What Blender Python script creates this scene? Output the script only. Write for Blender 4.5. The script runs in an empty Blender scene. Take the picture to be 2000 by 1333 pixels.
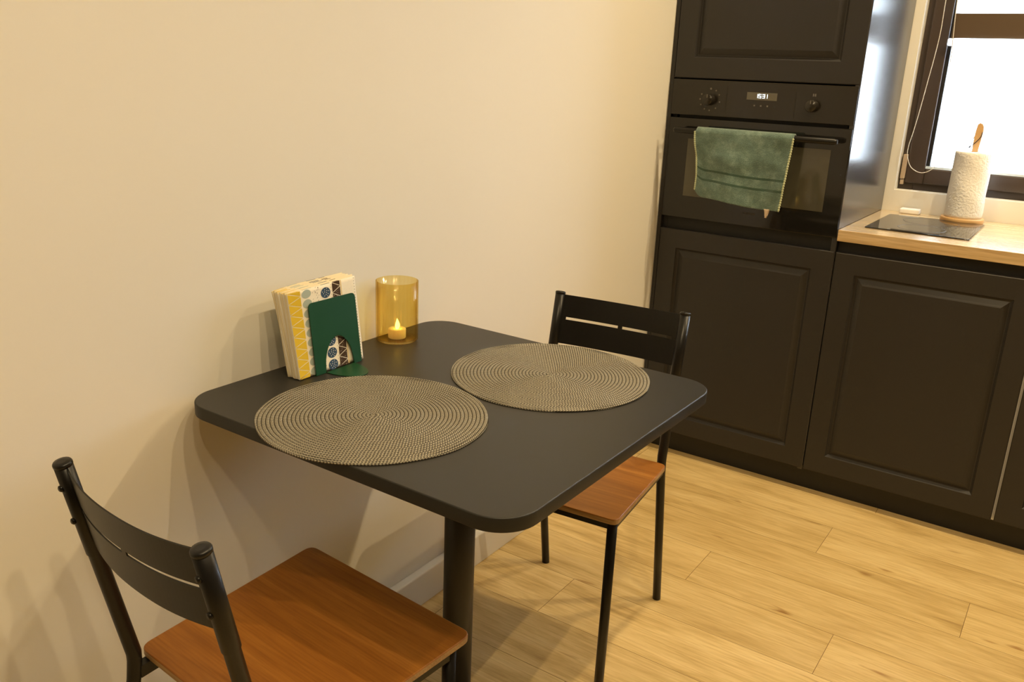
import bpy, bmesh, math, random
from mathutils import Vector, Matrix
R = random.Random(7)
S = bpy.context.scene
COL = S.collection

# ------------------------------------------------------------------ camera, world, exposure
cam_d = bpy.data.cameras.new('camera'); cam = bpy.data.objects.new('camera', cam_d); COL.objects.link(cam)
CR = Vector((0.82596945, 0.5622681, 0.04036147)); CU = Vector((-0.20030136, 0.22580667, 0.9533576)); CF = Vector((-0.52692867, 0.79552871, -0.29913248))
CP = Vector((1.25284273, -0.84997373, 1.33373))
cam.matrix_world = Matrix(((CR.x, CU.x, -CF.x, CP.x), (CR.y, CU.y, -CF.y, CP.y), (CR.z, CU.z, -CF.z, CP.z), (0, 0, 0, 1)))
cam_d.sensor_width = 36; cam_d.lens = 1692.0159 / 2000 * 36; cam_d.clip_start = .02; cam_d.clip_end = 100
cam_d.dof.use_dof = False
S.camera = cam
S.view_settings.view_transform = 'Standard'; S.view_settings.look = 'None'; S.view_settings.gamma = 1
S.view_settings.exposure = 0.37; S.view_settings.use_curve_mapping = False
w = bpy.data.worlds.new('daylight'); S.world = w; w.use_nodes = True
w.node_tree.nodes['Background'].inputs[0].default_value = (.76, .88, 1, 1)
w.node_tree.nodes['Background'].inputs[1].default_value = 8.5

WARM = (1.0, .765, .44)
LIGHTS = [  # (x, y, z, watts): four ceiling spots over the dining side, three in a row over the kitchen
    (1.27, .23, 2.56, 30), (1.27, -.19, 2.56, 29), (1.27, -.67, 2.56, 27), (1.27, -1.07, 2.56, 25),
    (.64, 1.70, 2.56, 26), (1.25, 1.72, 2.56, 44), (1.86, 1.74, 2.56, 62)]

# ------------------------------------------------------------------ helpers
def lin(c):
    return tuple((v/255/12.92) if v/255 <= .04045 else ((v/255+.055)/1.055)**2.4 for v in c)
def mat(name, col, rough=.5, metal=0, spec=.5, emis=None, es=0, **kw):
    m = bpy.data.materials.new(name); m.use_nodes = True
    b = m.node_tree.nodes['Principled BSDF']
    b.inputs['Base Color'].default_value = (*col[:3], 1); b.inputs['Roughness'].default_value = rough
    b.inputs['Metallic'].default_value = metal; b.inputs['Specular IOR Level'].default_value = spec
    if emis: b.inputs['Emission Color'].default_value = (*emis, 1); b.inputs['Emission Strength'].default_value = es
    for k, v in kw.items(): b.inputs[k.replace('_', ' ')].default_value = v
    return m
def nt(m): return m.node_tree, m.node_tree.nodes, m.node_tree.links, m.node_tree.nodes['Principled BSDF']
def N(nodes, typ, **kw):
    n = nodes.new(typ)
    for k, v in kw.items(): setattr(n, k, v)
    return n
def ramp(nodes, stops):
    n = nodes.new('ShaderNodeValToRGB'); e = n.color_ramp.elements
    while len(e) < len(stops): e.new(.5)
    for i, (p, c) in enumerate(stops): e[i].position = p; e[i].color = (*c, 1)
    return n
def bump_noise(m, scale, strength, dist=.001, detail=3):
    t, n, l, b = nt(m)
    tc = N(n, 'ShaderNodeTexCoord'); no = N(n, 'ShaderNodeTexNoise'); no.inputs['Scale'].default_value = scale; no.inputs['Detail'].default_value = detail
    bp = N(n, 'ShaderNodeBump'); bp.inputs['Strength'].default_value = strength; bp.inputs['Distance'].default_value = dist
    l.new(tc.outputs['Object'], no.inputs['Vector']); l.new(no.outputs['Fac'], bp.inputs['Height']); l.new(bp.outputs['Normal'], b.inputs['Normal'])
    return m

def box(bm, x0, x1, y0, y1, z0, z1, mi=0, bev=0, seg=2):
    vs = [bm.verts.new((x, y, z)) for x in (x0, x1) for y in (y0, y1) for z in (z0, z1)]
    f = []
    for idx in ((0,1,3,2), (4,6,7,5), (0,4,5,1), (2,3,7,6), (0,2,6,4), (1,5,7,3)):
        f.append(bm.faces.new([vs[i] for i in idx])); f[-1].material_index = mi
    if bev:
        es = {e for q in f for e in q.edges}
        r = bmesh.ops.bevel(bm, geom=list(es), offset=bev, segments=seg, profile=.5, affect='EDGES')
        for q in r['faces']: q.material_index = mi
    return vs
def tube(bm, pts, rad, n=14, mi=0, caps=True, closed=False, sm=True):
    pts = [Vector(p) for p in pts]
    if not isinstance(rad, (list, tuple)): rad = [rad]*len(pts)
    L = len(pts); rings = []; up = None
    for i, p in enumerate(pts):
        if closed: t = pts[(i+1) % L]-pts[i-1]
        else: t = pts[min(i+1, L-1)]-pts[max(i-1, 0)]
        t.normalize()
        if up is None:
            up = Vector((0, 0, 1)) if abs(t.z) < .9 else Vector((1, 0, 0))
        a = (up-t*up.dot(t)).normalized(); up = a; b = t.cross(a)
        rings.append([bm.verts.new(p+(a*math.cos(k*2*math.pi/n)+b*math.sin(k*2*math.pi/n))*rad[i]) for k in range(n)])
    rng = range(L if closed else L-1)
    for i in rng:
        A, B = rings[i], rings[(i+1) % L]
        for k in range(n):
            f = bm.faces.new((A[k], A[(k+1) % n], B[(k+1) % n], B[k])); f.smooth = sm; f.material_index = mi
    if caps and not closed:
        bm.faces.new(list(reversed(rings[0]))).material_index = mi; bm.faces.new(rings[-1]).material_index = mi
def lathe(bm, prof, cx=0, cy=0, n=48, mi=0, sm=True, close=False):
    rings = []
    for r, z in prof:
        if r < 1e-6: rings.append([bm.verts.new((cx, cy, z))])
        else: rings.append([bm.verts.new((cx+r*math.cos(2*math.pi*k/n), cy+r*math.sin(2*math.pi*k/n), z)) for k in range(n)])
    L = len(rings)
    for i in range(L if close else L-1):
        A, B = rings[i], rings[(i+1) % L]
        for k in range(n):
            k2 = (k+1) % n
            if len(A) == 1 and len(B) == 1: continue
            if len(A) == 1: f = bm.faces.new((A[0], B[k2], B[k]))
            elif len(B) == 1: f = bm.faces.new((A[k], A[k2], B[0]))
            else: f = bm.faces.new((A[k], A[k2], B[k2], B[k]))
            f.smooth = sm; f.material_index = mi
def rrect(x0, x1, y0, y1, r, n=8):
    out = []
    for cx, cy, a0 in ((x1-r, y1-r, 0), (x0+r, y1-r, 90), (x0+r, y0+r, 180), (x1-r, y0+r, 270)):
        for k in range(n+1):
            a = math.radians(a0+90*k/n); out.append((cx+r*math.cos(a), cy+r*math.sin(a)))
    return out
def slab(bm, outline, z0, z1, bev=.002, mi=0, mi_top=None):
    """extrude a closed outline with softened edges; outline is ccw"""
    n = len(outline); cx = sum(p[0] for p in outline)/n; cy = sum(p[1] for p in outline)/n
    def inset(d):
        o = []
        for i in range(n):
            a, b, c = Vector(outline[i-1]), Vector(outline[i]), Vector(outline[(i+1) % n])
            t = (c-a); t.normalize(); nn = Vector((-t.y, t.x)); o.append(b+nn*d)
        return o
    lv = []
    for k in range(4): a = math.pi/2*k/3; lv.append((bev*(1-math.sin(a)), z0+bev*(1-math.cos(a))))
    for k in range(4): a = math.pi/2*k/3; lv.append((bev*(1-math.cos(a)), z1-bev*(1-math.sin(a))))
    rings = [[bm.verts.new((p[0], p[1], z)) for p in inset(d)] for d, z in lv]
    for A, B in zip(rings, rings[1:]):
        for k in range(n):
            f = bm.faces.new((A[k], A[(k+1) % n], B[(k+1) % n], B[k])); f.smooth = True; f.material_index = mi
    bm.faces.new(list(reversed(rings[0]))).material_index = mi
    bm.faces.new(rings[-1]).material_index = mi if mi_top is None else mi_top
def obj(name, bm, mats, parent=None, smooth_angle=None):
    me = bpy.data.meshes.new(name); bm.normal_update(); bm.to_mesh(me); bm.free()
    for m in (mats if isinstance(mats, (list, tuple)) else [mats]): me.materials.append(m)
    o = bpy.data.objects.new(name, me); COL.objects.link(o)
    if parent: o.parent = parent
    return o
def tag(o, label, cat, group=None):
    o['label'] = label; o['category'] = cat
    if group: o['group'] = group
    return o
def thing(name, label, cat, loc=(0, 0, 0), rotz=0, group=None):
    o = bpy.data.objects.new(name, None); COL.objects.link(o); o.location = loc; o.rotation_euler = (0, 0, rotz); o.empty_display_size = .05
    return tag(o, label, cat, group)
def struct(name, bm, mats):
    o = obj(name, bm, mats); o['kind'] = 'structure'; return o
def NB(): return bmesh.new()
def bxo(name, parent, m, *a, **k):
    bm = NB(); box(bm, *a, **k); return obj(name, bm, m, parent)

# ------------------------------------------------------------------ materials
M_wall = bump_noise(mat('wall_paint', (.80, .775, .70), .75, spec=.3), 60, .12, .0008, 6)
M_walldark = mat('wall_darkened_to_cut_bounce', (.36, .33, .28), .8, spec=.2)  # dark tone given to the unseen walls to cut bounced fill light
M_white = mat('white_lacquer', (.80, .775, .71), .4)
M_ceil = mat('ceiling_paint', (.8, .79, .76), .8)
M_cab = bump_noise(mat('anthracite_lacquer', (.028, .026, .0245), .42, spec=.42), 900, .05, .0002)
M_cabgloss = mat('anthracite_satin_panel', (.036, .036, .037), .22, spec=.7)
M_black = mat('black_recess', (.006, .006, .006), .6)
M_carc = mat('white_melamine', (.75, .72, .66), .5)
M_metal = bump_noise(mat('black_powder_coat', (.0075, .0072, .007), .36, spec=.35), 1500, .08, .0002)
M_table = bump_noise(mat('anthracite_table_edge', (.018, .018, .016), .5, spec=.4), 700, .08, .0003)
M_tabtop = bump_noise(mat('anthracite_table_surface', (.022, .021, .019), .40, spec=.42), 700, .06, .0003)
M_tabcol = mat('table_column_paint', (.022, .021, .020), .42, spec=.4)
M_ovenglass = mat('black_oven_glass', (.012, .011, .010), .06, spec=.5)
M_ovenpanel = mat('black_oven_panel', (.020, .017, .013), .2, spec=.45)
M_ovenwin = mat('oven_window_glass', (.075, .07, .048), .05, spec=.6)
M_mark = mat('grey_print', (.16, .15, .125), .5)
M_disp = mat('display_glass', (.13, .12, .085), .3)
M_digit = mat('display_digits', (1, 1, 1), .5, emis=(.75, .9, 1), es=1.6)
M_frame = mat('brown_window_frame', (.060, .044, .034), .35)
M_framedark = mat('window_gasket', (.01, .01, .012), .5)
M_bead = mat('pale_glazing_spacer', (.6, .68, .72), .3)
M_green = mat('dark_green_enamel', (.005, .060, .021), .42, spec=.35)
M_paper = bump_noise(mat('white_paper_towel', (.88, .86, .82), .9, spec=.1), 140, .9, .003, 2)
M_flame = mat('led_flame', (1, .8, .4), .4, emis=(1, .72, .16), es=5)
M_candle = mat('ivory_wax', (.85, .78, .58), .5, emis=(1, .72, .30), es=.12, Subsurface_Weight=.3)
M_string = mat('dark_cord', (.02, .018, .03), .8)
M_beige = mat('beige_hinge_cover', (.42, .32, .22), .4)
M_chain = mat('pearl_chain', (.75, .70, .58), .4)
M_steel = mat('screw_steel', (.5, .5, .48), .3, metal=1)
M_hob = mat('hob_glass', (.008, .008, .008), .04, spec=.8)

def wood(name, cols, scale, axis, rough=.4, spec=.4, detail=8, contrast=1, bump=.1, coat=0):
    m = mat(name, cols[1], rough, spec=spec); t, n, l, b = nt(m)
    tc = N(n, 'ShaderNodeTexCoord'); mp = N(n, 'ShaderNodeMapping')
    sc = [scale*9]*3; sc[axis] = scale*.55
    mp.inputs['Scale'].default_value = sc
    l.new(tc.outputs['Object'], mp.inputs['Vector'])
    a = N(n, 'ShaderNodeTexNoise'); a.inputs['Scale'].default_value = 1; a.inputs['Detail'].default_value = detail; a.inputs['Roughness'].default_value = .62; a.inputs['Distortion'].default_value = .6
    l.new(mp.outputs[0], a.inputs['Vector'])
    r = ramp(n, [(.3, cols[0]), (.52, cols[1]), (.72, cols[2])]); l.new(a.outputs['Fac'], r.inputs[0])
    mp2 = N(n, 'ShaderNodeMapping'); sc2 = [scale*90]*3; sc2[axis] = scale*4; mp2.inputs['Scale'].default_value = sc2
    l.new(tc.outputs['Object'], mp2.inputs['Vector'])
    f = N(n, 'ShaderNodeTexNoise'); f.inputs['Scale'].default_value = 1; f.inputs['Detail'].default_value = 3
    l.new(mp2.outputs[0], f.inputs['Vector'])
    r2 = ramp(n, [(.35, (.78, .74, .7)), (.6, (1, 1, 1))]); l.new(f.outputs['Fac'], r2.inputs[0])
    mx = N(n, 'ShaderNodeMix', data_type='RGBA', blend_type='MULTIPLY'); mx.inputs[0].default_value = contrast
    l.new(r.outputs[0], mx.inputs[6]); l.new(r2.outputs[0], mx.inputs[7]); l.new(mx.outputs[2], b.inputs['Base Color'])
    bp = N(n, 'ShaderNodeBump'); bp.inputs['Strength'].default_value = bump; bp.inputs['Distance'].default_value = .0005
    l.new(f.outputs['Fac'], bp.inputs['Height']); l.new(bp.outputs['Normal'], b.inputs['Normal'])
    if coat: b.inputs['Coat Weight'].default_value = coat; b.inputs['Coat Roughness'].default_value = .16
    return m
M_seat = wood('stained_brown_veneer', [(.27, .096, .013), (.35, .132, .019), (.42, .17, .028)], 3.0, 0, .36, .4, contrast=.8)
M_seatedge = wood('plywood_edge', [(.34, .20, .08), (.44, .28, .12), (.52, .34, .16)], 4, 0, .5, .3)
M_oak = wood('oak_worktop', [(.54, .37, .18), (.69, .50, .26), (.79, .61, .36)], 2.4, 0, .24, .6, coat=.8)
M_birch = mat('light_wood', (.62, .38, .16), .5)

# ------------------------------------------------------------------ floor
def floor_material():
    m = mat('oak_laminate_planks', (.6, .45, .22), .36, spec=.4); t, n, l, b = nt(m)
    uv = N(n, 'ShaderNodeUVMap', uv_map='plank'); rv = N(n, 'ShaderNodeUVMap', uv_map='seed')
    sr = N(n, 'ShaderNodeSeparateXYZ'); l.new(rv.outputs[0], sr.inputs[0])
    off = N(n, 'ShaderNodeVectorMath', operation='SCALE'); off.inputs['Scale'].default_value = 37.0; l.new(rv.outputs[0], off.inputs[0])
    ad = N(n, 'ShaderNodeVectorMath', operation='ADD'); l.new(uv.outputs[0], ad.inputs[0]); l.new(off.outputs[0], ad.inputs[1])
    def nz(sx, sy, det, dist, rough=.6):
        mp = N(n, 'ShaderNodeMapping'); mp.inputs['Scale'].default_value = (sx, sy, 1); l.new(ad.outputs[0], mp.inputs['Vector'])
        a = N(n, 'ShaderNodeTexNoise'); a.inputs['Scale'].default_value = 1; a.inputs['Detail'].default_value = det
        a.inputs['Distortion'].default_value = dist; a.inputs['Roughness'].default_value = rough
        l.new(mp.outputs[0], a.inputs['Vector']); return a.outputs['Fac']
    big = nz(2.2, 15, 5, .9); fine = nz(9, 170, 4, .2); knot = nz(5.5, 24, 2, .3)
    r1 = ramp(n, [(.26, (.45, .30, .11)), (.40, (.66, .48, .205)), (.55, (.77, .58, .27)), (.72, (.83, .65, .33))]); l.new(big, r1.inputs[0])
    r2 = ramp(n, [(.3, (.80, .75, .68)), (.58, (1, 1, 1))]); l.new(fine, r2.inputs[0])
    r3 = ramp(n, [(.24, (.55, .42, .3)), (.33, (1, 1, 1))]); l.new(knot, r3.inputs[0])
    def mul(A, B, fac=1.0):
        x = N(n, 'ShaderNodeMix', data_type='RGBA', blend_type='MULTIPLY'); x.inputs[0].default_value = fac; l.new(A, x.inputs[6]); l.new(B, x.inputs[7]); return x.outputs[2]
    c = mul(mul(r1.outputs[0], r2.outputs[0]), r3.outputs[0])
    r4 = ramp(n, [(0, (.90, .89, .87)), (1, (1.0, 1.0, 1.0))]); l.new(sr.outputs[0], r4.inputs[0]); c = mul(c, r4.outputs[0])
    l.new(c, b.inputs['Base Color'])
    bp = N(n, 'ShaderNodeBump'); bp.inputs['Strength'].default_value = .15; bp.inputs['Distance'].default_value = .0006
    l.new(fine, bp.inputs['Height']); l.new(bp.outputs['Normal'], b.inputs['Normal'])
    return m
bm = NB(); PW = .1878; X0, X1 = -.02, 4.7; Y0, Y1 = -4.7, 2.7; PL = 1.285
l1 = bm.loops.layers.uv.new('plank'); l2 = bm.loops.layers.uv.new('seed')
joint = {2: .918, 3: .515, 4: 1.183, 5: .768}
box(bm, X0, X1, Y0, Y1, -.05, -.0012, 1)
row0 = math.floor((Y0-.623)/PW)
for rw in range(row0, math.ceil((Y1-.623)/PW)):
    ya, yb = .623+rw*PW, .623+(rw+1)*PW; ya, yb = max(ya, Y0), min(yb, Y1)
    jx = joint.get(rw, R.uniform(0, PL)); k0 = math.floor((X0-jx)/PL)
    for k in range(k0, 6):
        xa, xb = max(X0, jx+k*PL), min(X1, jx+(k+1)*PL)
        if xb <= xa+.001: continue
        sd = (R.random(), R.random()); ph = (R.random()*3, R.random())
        g = .0006; h = .0012
        pts = [(xa, ya, -h), (xb, ya, -h), (xb, yb, -h), (xa, yb, -h), (xa+g, ya+g, 0), (xb-g, ya+g, 0), (xb-g, yb-g, 0), (xa+g, yb-g, 0)]
        v = [bm.verts.new(p) for p in pts]
        for idx in ((4, 5, 6, 7), (0, 1, 5, 4), (1, 2, 6, 5), (2, 3, 7, 6), (3, 0, 4, 7)):
            f = bm.faces.new([v[i] for i in idx]); f.material_index = 0 if idx[0] == 4 else 1
            for lp in f.loops: lp[l1].uv = (lp.vert.co.x+ph[0], lp.vert.co.y+ph[1]); lp[l2].uv = sd
struct('floor', bm, [floor_material(), mat('plank_joint', (.26, .15, .055), .6)])

# ------------------------------------------------------------------ room shell
YW = 2.54                     # inner face of the window wall
H = 2.66
bm = NB(); box(bm, -.16, -.01, -4.7, 2.75, -.05, H+.1); struct('wall_left', bm, M_wall)
bm = NB(); box(bm, 4.6, 4.75, -4.7, 2.75, -.05, H+.1); struct('wall_right', bm, M_walldark)
bm = NB(); box(bm, -.16, 4.75, -4.75, -4.6, -.05, H+.1); struct('wall_front', bm, M_walldark)
bm = NB(); box(bm, -.16, 4.75, -4.75, 2.8, H, H+.1); struct('ceiling', bm, M_ceil)
WX0, WX1, WZ0, WZ1 = .634, 1.95, .975, 2.2
bm = NB()
box(bm, -.01, WX0, YW, YW+.22, -.02, H); box(bm, WX1, 4.6, YW, YW+.22, -.02, H)
box(bm, WX0, WX1, YW, YW+.22, -.02, WZ0); box(bm, WX0, WX1, YW, YW+.22, WZ1, H)
struct('wall_back', bm, M_wall)
# baseboards
def baseboard(name, x0, x1, y0, y1):
    bm = NB(); box(bm, x0, x1, y0, y1, 0, .092, bev=.003); struct(name, bm, M_white)
baseboard('baseboard_left', -.01, .015, -4.6, 1.93)
baseboard('baseboard_right', 4.584, 4.6, -4.6, 2.54)
baseboard('baseboard_front', .015, 4.584, -4.6, -4.584)

# ------------------------------------------------------------------ window
bm = NB(); FY = 2.585
def ring(bm, x0, x1, z0, z1, wl, wr, wb, wt, y0, y1, mi=0, bev=.002):
    box(bm, x0, x0+wl, y0, y1, z0, z1, mi, bev); box(bm, x1-wr, x1, y0, y1, z0, z1, mi, bev)
    box(bm, x0+wl, x1-wr, y0, y1, z0, z0+wb, mi, bev); box(bm, x0+wl, x1-wr, y0, y1, z1-wt, z1, mi, bev)
ring(bm, WX0, WX1, WZ0, WZ1, .05, .05, .032, .05, FY+.012, FY+.08)
win = struct('window_1', bm, M_frame)
bm = NB(); ring(bm, WX0+.022, WX1-.022, WZ0+.026, WZ1-.02, .062, .062, .054, .06, FY-.006, FY+.06, 0, .004)
obj('sash', bm, M_frame, win)
bm = NB(); ring(bm, WX0+.084, WX1-.084, WZ0+.08, WZ1-.08, .012, .012, .008, .01, FY+.006, FY+.04, 0, .0015)
box(bm, WX0+.084, WX1-.084, FY-.0045, FY+.0055, WZ0+.0805, WZ0+.0885, 1)
obj('glazing_bead', bm, [M_framedark, M_bead], win)
mg = mat('window_glass', (1, 1, 1), .02, Transmission_Weight=1.0); mg.node_tree.nodes['Principled BSDF'].inputs['IOR'].default_value = 1.02
bm = NB(); box(bm, WX0+.09, WX1-.09, FY+.034, FY+.038, WZ0+.084, WZ1-.084); obj('pane', bm, mg, win)
bm = NB(); box(bm, WX0+.006, WX0+.0215, FY-.014, FY+.0115, WZ0+.038, WZ0+.125, 0, .003); box(bm, WX0+.008, WX0+.02, FY-.010, FY+.0115, WZ0+.018, WZ0+.036, 0, .002)
obj('hinge_cover', bm, M_beige, win)

# roller blind of alternating bands hanging in front of the sash
bl = thing('roller_blind', 'banded roller blind with brown and sheer strips lowered over the top of the window', 'blind', (WX0+.09, FY-.02, 1.46))
BX0, BX1 = .728, 1.85
m_sheer = mat('sheer_blind_band', (.95, .97, .98), .9, Transmission_Weight=0.0)
t, n, l, b = nt(m_sheer)
tr = N(n, 'ShaderNodeBsdfTranslucent'); tp = N(n, 'ShaderNodeBsdfTransparent'); ms = N(n, 'ShaderNodeMixShader'); ms.inputs[0].default_value = .5
tr.inputs[0].default_value = (.95, .97, .98, 1)
l.new(tr.outputs[0], ms.inputs[1]); l.new(tp.outputs[0], ms.inputs[2]); l.new(ms.outputs[0], n['Material Output'].inputs[0])
m_brown = bump_noise(mat('brown_blind_band', (.085, .055, .028), .85), 900, .3, .0005)
def local(o, bm):
    bmesh.ops.translate(bm, verts=bm.verts, vec=-Vector(o.location)); return bm
bm = NB()
m_bar = bpy.data.materials.new('white_blind_bar'); m_bar.use_nodes = True; t, n, l, b = nt(m_bar); b.inputs['Base Color'].default_value = (.9, .92, .93, 1); tr = N(n, 'ShaderNodeBsdfTranslucent'); tr.inputs[0].default_value = (.95, .97, 1, 1); ms = N(n, 'ShaderNodeMixShader'); ms.inputs[0].default_value = .6; l.new(b.outputs[0], ms.inputs[1]); l.new(tr.outputs[0], ms.inputs[2]); l.new(ms.outputs[0], n['Material Output'].inputs[0])
zz = 1.495; k = 0
while zz < 2.14:
    h = .079 if k % 2 == 0 else .062
    box(bm, BX0, BX1, FY-.026, FY-.0252, zz, zz+h, k % 2); zz += h; k += 1
obj('banded_fabric', local(bl, bm), [m_brown, m_sheer], bl)
bm = NB(); box(bm, BX0-.008, BX1, FY-.034, FY-.018, 1.470, 1.4945, 0, .004); obj('bottom_bar', local(bl, bm), m_bar, bl)
bm = NB(); box(bm, BX0-.02, BX1+.02, FY-.072, FY-.008, 2.13, 2.19, 0, .006); obj('cassette', local(bl, bm), M_frame, bl)
# bead chain
cord = [(0.700, 2.10), (0.700, 1.80), (0.698, 1.613), (0.699, 1.516), (0.694, 1.434), (0.686, 1.35), (0.678, 1.265), (0.669, 1.187), (0.661, 1.133), (0.663, 1.098), (0.678, 1.064), (0.701, 1.048), (0.722, 1.045), (0.742, 1.054), (0.757, 1.071), (0.766, 1.10), (0.764, 1.15), (0.758, 1.27), (0.748, 1.403), (0.739, 1.517), (0.733, 1.613), (0.728, 1.8), (.722, 2.10)]
def smooth_path(P, sub=8):
    out = []
    for i in range(len(P)-1):
        p0, p1, p2, p3 = P[max(i-1, 0)], P[i], P[i+1], P[min(i+2, len(P)-1)]
        for s in range(sub):
            t = s/sub
            out.append(tuple(.5*((2*b)+(-a+c)*t+(2*a-5*b+4*c-d)*t*t+(-a+3*b-3*c+d)*t**3) for a, b, c, d in zip(p0, p1, p2, p3)))
    out.append(P[-1]); return out
cp = [Vector((x, 2.518, z)) for x, z in smooth_path(cord, 6)]
bm = NB(); tube(bm, cp, .0009, 6)
d = 0
for a, c in zip(cp, cp[1:]):
    L = (c-a).length
    while d < L:
        q = bmesh.ops.create_icosphere(bm, subdivisions=1, radius=.0019, matrix=Matrix.Translation(a.lerp(c, d/L))); d += .0052
    d -= L
o = obj('bead_chain', local(bl, bm), M_chain, bl); o['label'] = 'pale bead chain hanging in a loop'

# ------------------------------------------------------------------ kitchen cabinets
YK = 1.9374; D1 = .6022
def panel_door(bm, x0, x1, z0, z1, y=YK, th=.019, fw=.064):
    prof = [(0, .0025), (.0025, 0), (fw, 0), (fw+.002, .0040), (fw+.007, .0090), (fw+.010, .0095), (fw+.026, .0022), (fw+.030, .0008)]
    rings = [[bm.verts.new((x0, y+th, z0)), bm.verts.new((x1, y+th, z0)), bm.verts.new((x1, y+th, z1)), bm.verts.new((x0, y+th, z1))]]
    for d, dy in prof:
        rings.append([bm.verts.new((a, y+dy, c)) for a, c in ((x0+d, z0+d), (x1-d, z0+d), (x1-d, z1-d), (x0+d, z1-d))])
    for A, B in zip(rings, rings[1:]):
        for k in range(4): bm.faces.new((A[k], A[(k+1) % 4], B[(k+1) % 4], B[k]))
    bm.faces.new(rings[-1]); bm.faces.new(list(reversed(rings[0])))
TC = thing('tall_cabinet', 'tall anthracite cabinet in the corner holding the oven between two panelled doors', 'cabinet', (.3, YK+.3, .08))
bm = NB()
yb = YW-.004
box(bm, -.007, .0055, YK+.004, YK+.10, .08, 2.2, 0, .001)          # filler against the wall
obj('filler_strip', local(TC, bm), M_cab, TC)
bm = NB()
box(bm, .0065, .022, YK+.021, yb, .08, 2.2); box(bm, .022, .588, yb-.01, yb, .08, 2.2)
box(bm, .022, .588, YK+.03, yb-.01, .08, .098); box(bm, .022, .588, YK+.03, yb-.01, .828, .846)
box(bm, .022, .588, YK+.03, yb-.01, 1.335, 1.353); box(bm, .022, .588, YK+.03, yb-.01, 2.182, 2.2)
obj('carcass', local(TC, bm), M_black, TC)
bm = NB(); box(bm, .588, .6035, YK+.002, yb, .08, 2.2, 0, .001); o = obj('side_panel', local(TC, bm), M_cabgloss, TC); o['label'] = 'satin side panel mirroring the window'
for nm, za, zb in (('door', .0846, .8296), ('door', 1.3303, 2.19)):
    bm = NB(); panel_door(bm, .0075, .6015, za, zb); obj(nm, local(TC, bm), M_cab, TC)
bm = NB(); box(bm, .0075, .587, YK+.022, YK+.03, .826, .872); obj('recess_strip', local(TC, bm), M_black, TC)

# plinth
bm = NB(); box(bm, -.005, 3.0, YK+.042, YK+.056, 0, .079)
tag(obj('plinth', bm, mat('plinth_with_painted_shade', (.010, .0095, .009), .5)), 'long dark kick board running along the floor under all the cabinets', 'plinth')  # shade below the overhanging doors is put into the plinth colour
# base cabinets
def base_cabinet(x0, x1, label, dx0=0, dx1=0):
    c = thing('base_cabinet', label, 'cabinet', ((x0+x1)/2, YK+.3, .08), 0, None)
    bm = NB(); ya, yb2 = YK+.0205, YW-.006
    box(bm, x0, x0+.016, ya, yb2, .08, .826); box(bm, x1-.016, x1, ya, yb2, .08, .826)
    box(bm, x0+.016, x1-.016, ya, yb2, .08, .096); box(bm, x0+.016, x1-.016, yb2-.01, yb2, .096, .826); box(bm, x0+.016, x1-.016, ya+.02, yb2-.01, .44, .456)
    obj('carcass', local(c, bm), M_carc, c)
    bm = NB(); panel_door(bm, x0+dx0, x1-dx1, .0846, .8296); obj('door', local(c, bm), M_cab, c)
    bm = NB(); box(bm, x0, x1, YK+.022, YK+.04, .827, .8645); obj('recess_rail', local(c, bm), M_black, c)
    return c
base_cabinet(.6055, 1.179, 'anthracite base cabinet with a panelled door under the hob', .001, .0035)
base_cabinet(1.1795, 1.78, 'anthracite base cabinet cut by the right picture edge beyond the pale door gap', .0035, .001)
base_cabinet(1.781, 2.38, 'anthracite base cabinet out to the right along the worktop', .001, .001)
base_cabinet(2.381, 2.98, 'anthracite base cabinet at the far right end of the worktop', .001, .001)

# worktop
bm = NB(); box(bm, .6045, 3.0, YK-.004, YW-.002, .8652, .9002, 0, .0015)
tag(obj('worktop', bm, M_oak), 'light oak worktop with a thick front edge running below the window', 'worktop')
# hob
hb = thing('induction_hob', 'narrow black glass hob set into the oak worktop beside the tall cabinet', 'hob', (.807, 2.225, .9002))
bm = NB(); slab(bm, rrect(.657-.807, .957-.807, 2.042-2.225, 2.412-2.225, .004, 3), 0, .0045, .0012); obj('glass_plate', bm, M_hob, hb)
bm = NB()
for cy, r in ((-.08, .07), (.09, .085)):
    lathe(bm, [(r-.0008, .00455), (r+.0008, .00455), (r+.0008, .0047), (r-.0008, .0047)], 0, cy, 40, close=True)
obj('cooking_zone_mark', bm, mat('zone_print', (.05, .05, .05), .4), hb)
# white box
bm = NB(); box(bm, .672, .738, 2.488, 2.533, .9002, .918, 0, .004)
tag(obj('small_box', bm, mat('white_plastic', (.9, .88, .85), .35)), 'small flat white box lying on the worktop in the corner behind the hob', 'box')

# paper towel
pr = thing('paper_towel_holder', 'wooden paper towel holder with a dark string loop on its post behind the hob', 'holder', (.879, 2.46, .9002))
bm = NB(); lathe(bm, [(0, 0), (.066, 0), (.0675, .002), (.0675, .013), (.066, .015), (0, .015)], n=48); obj('base', bm, M_birch, pr)
bm = NB()
out = [(-.009, .015), (.009, .015), (.009, .24), (.0115, .27), (.014, .30), (.013, .315), (.008, .324), (.0, .327), (-.006, .322), (-.009, .30), (-.010, .27), (-.009, .24)]
fr = [bm.verts.new((x, -.007, z)) for x, z in out]; bk = [bm.verts.new((x, .007, z)) for x, z in out]
bm.faces.new(fr); bm.faces.new(list(reversed(bk)))
for k in range(len(out)):
    k2 = (k+1) % len(out); bm.faces.new((fr[k2], fr[k], bk[k], bk[k2]))
obj('post', bm, M_birch, pr)
bm = NB(); tube(bm, smooth_path([(.012, -.008, .298), (.010, -.010, .283), (.002, -.010, .270), (-.010, -.010, .256), (-.018, -.008, .248), (-.016, 0, .256), (-.013, .006, .275), (-.006, .009, .290), (.008, .009, .30), (.0135, 0, .302)], 5), .0012, 7)
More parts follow.
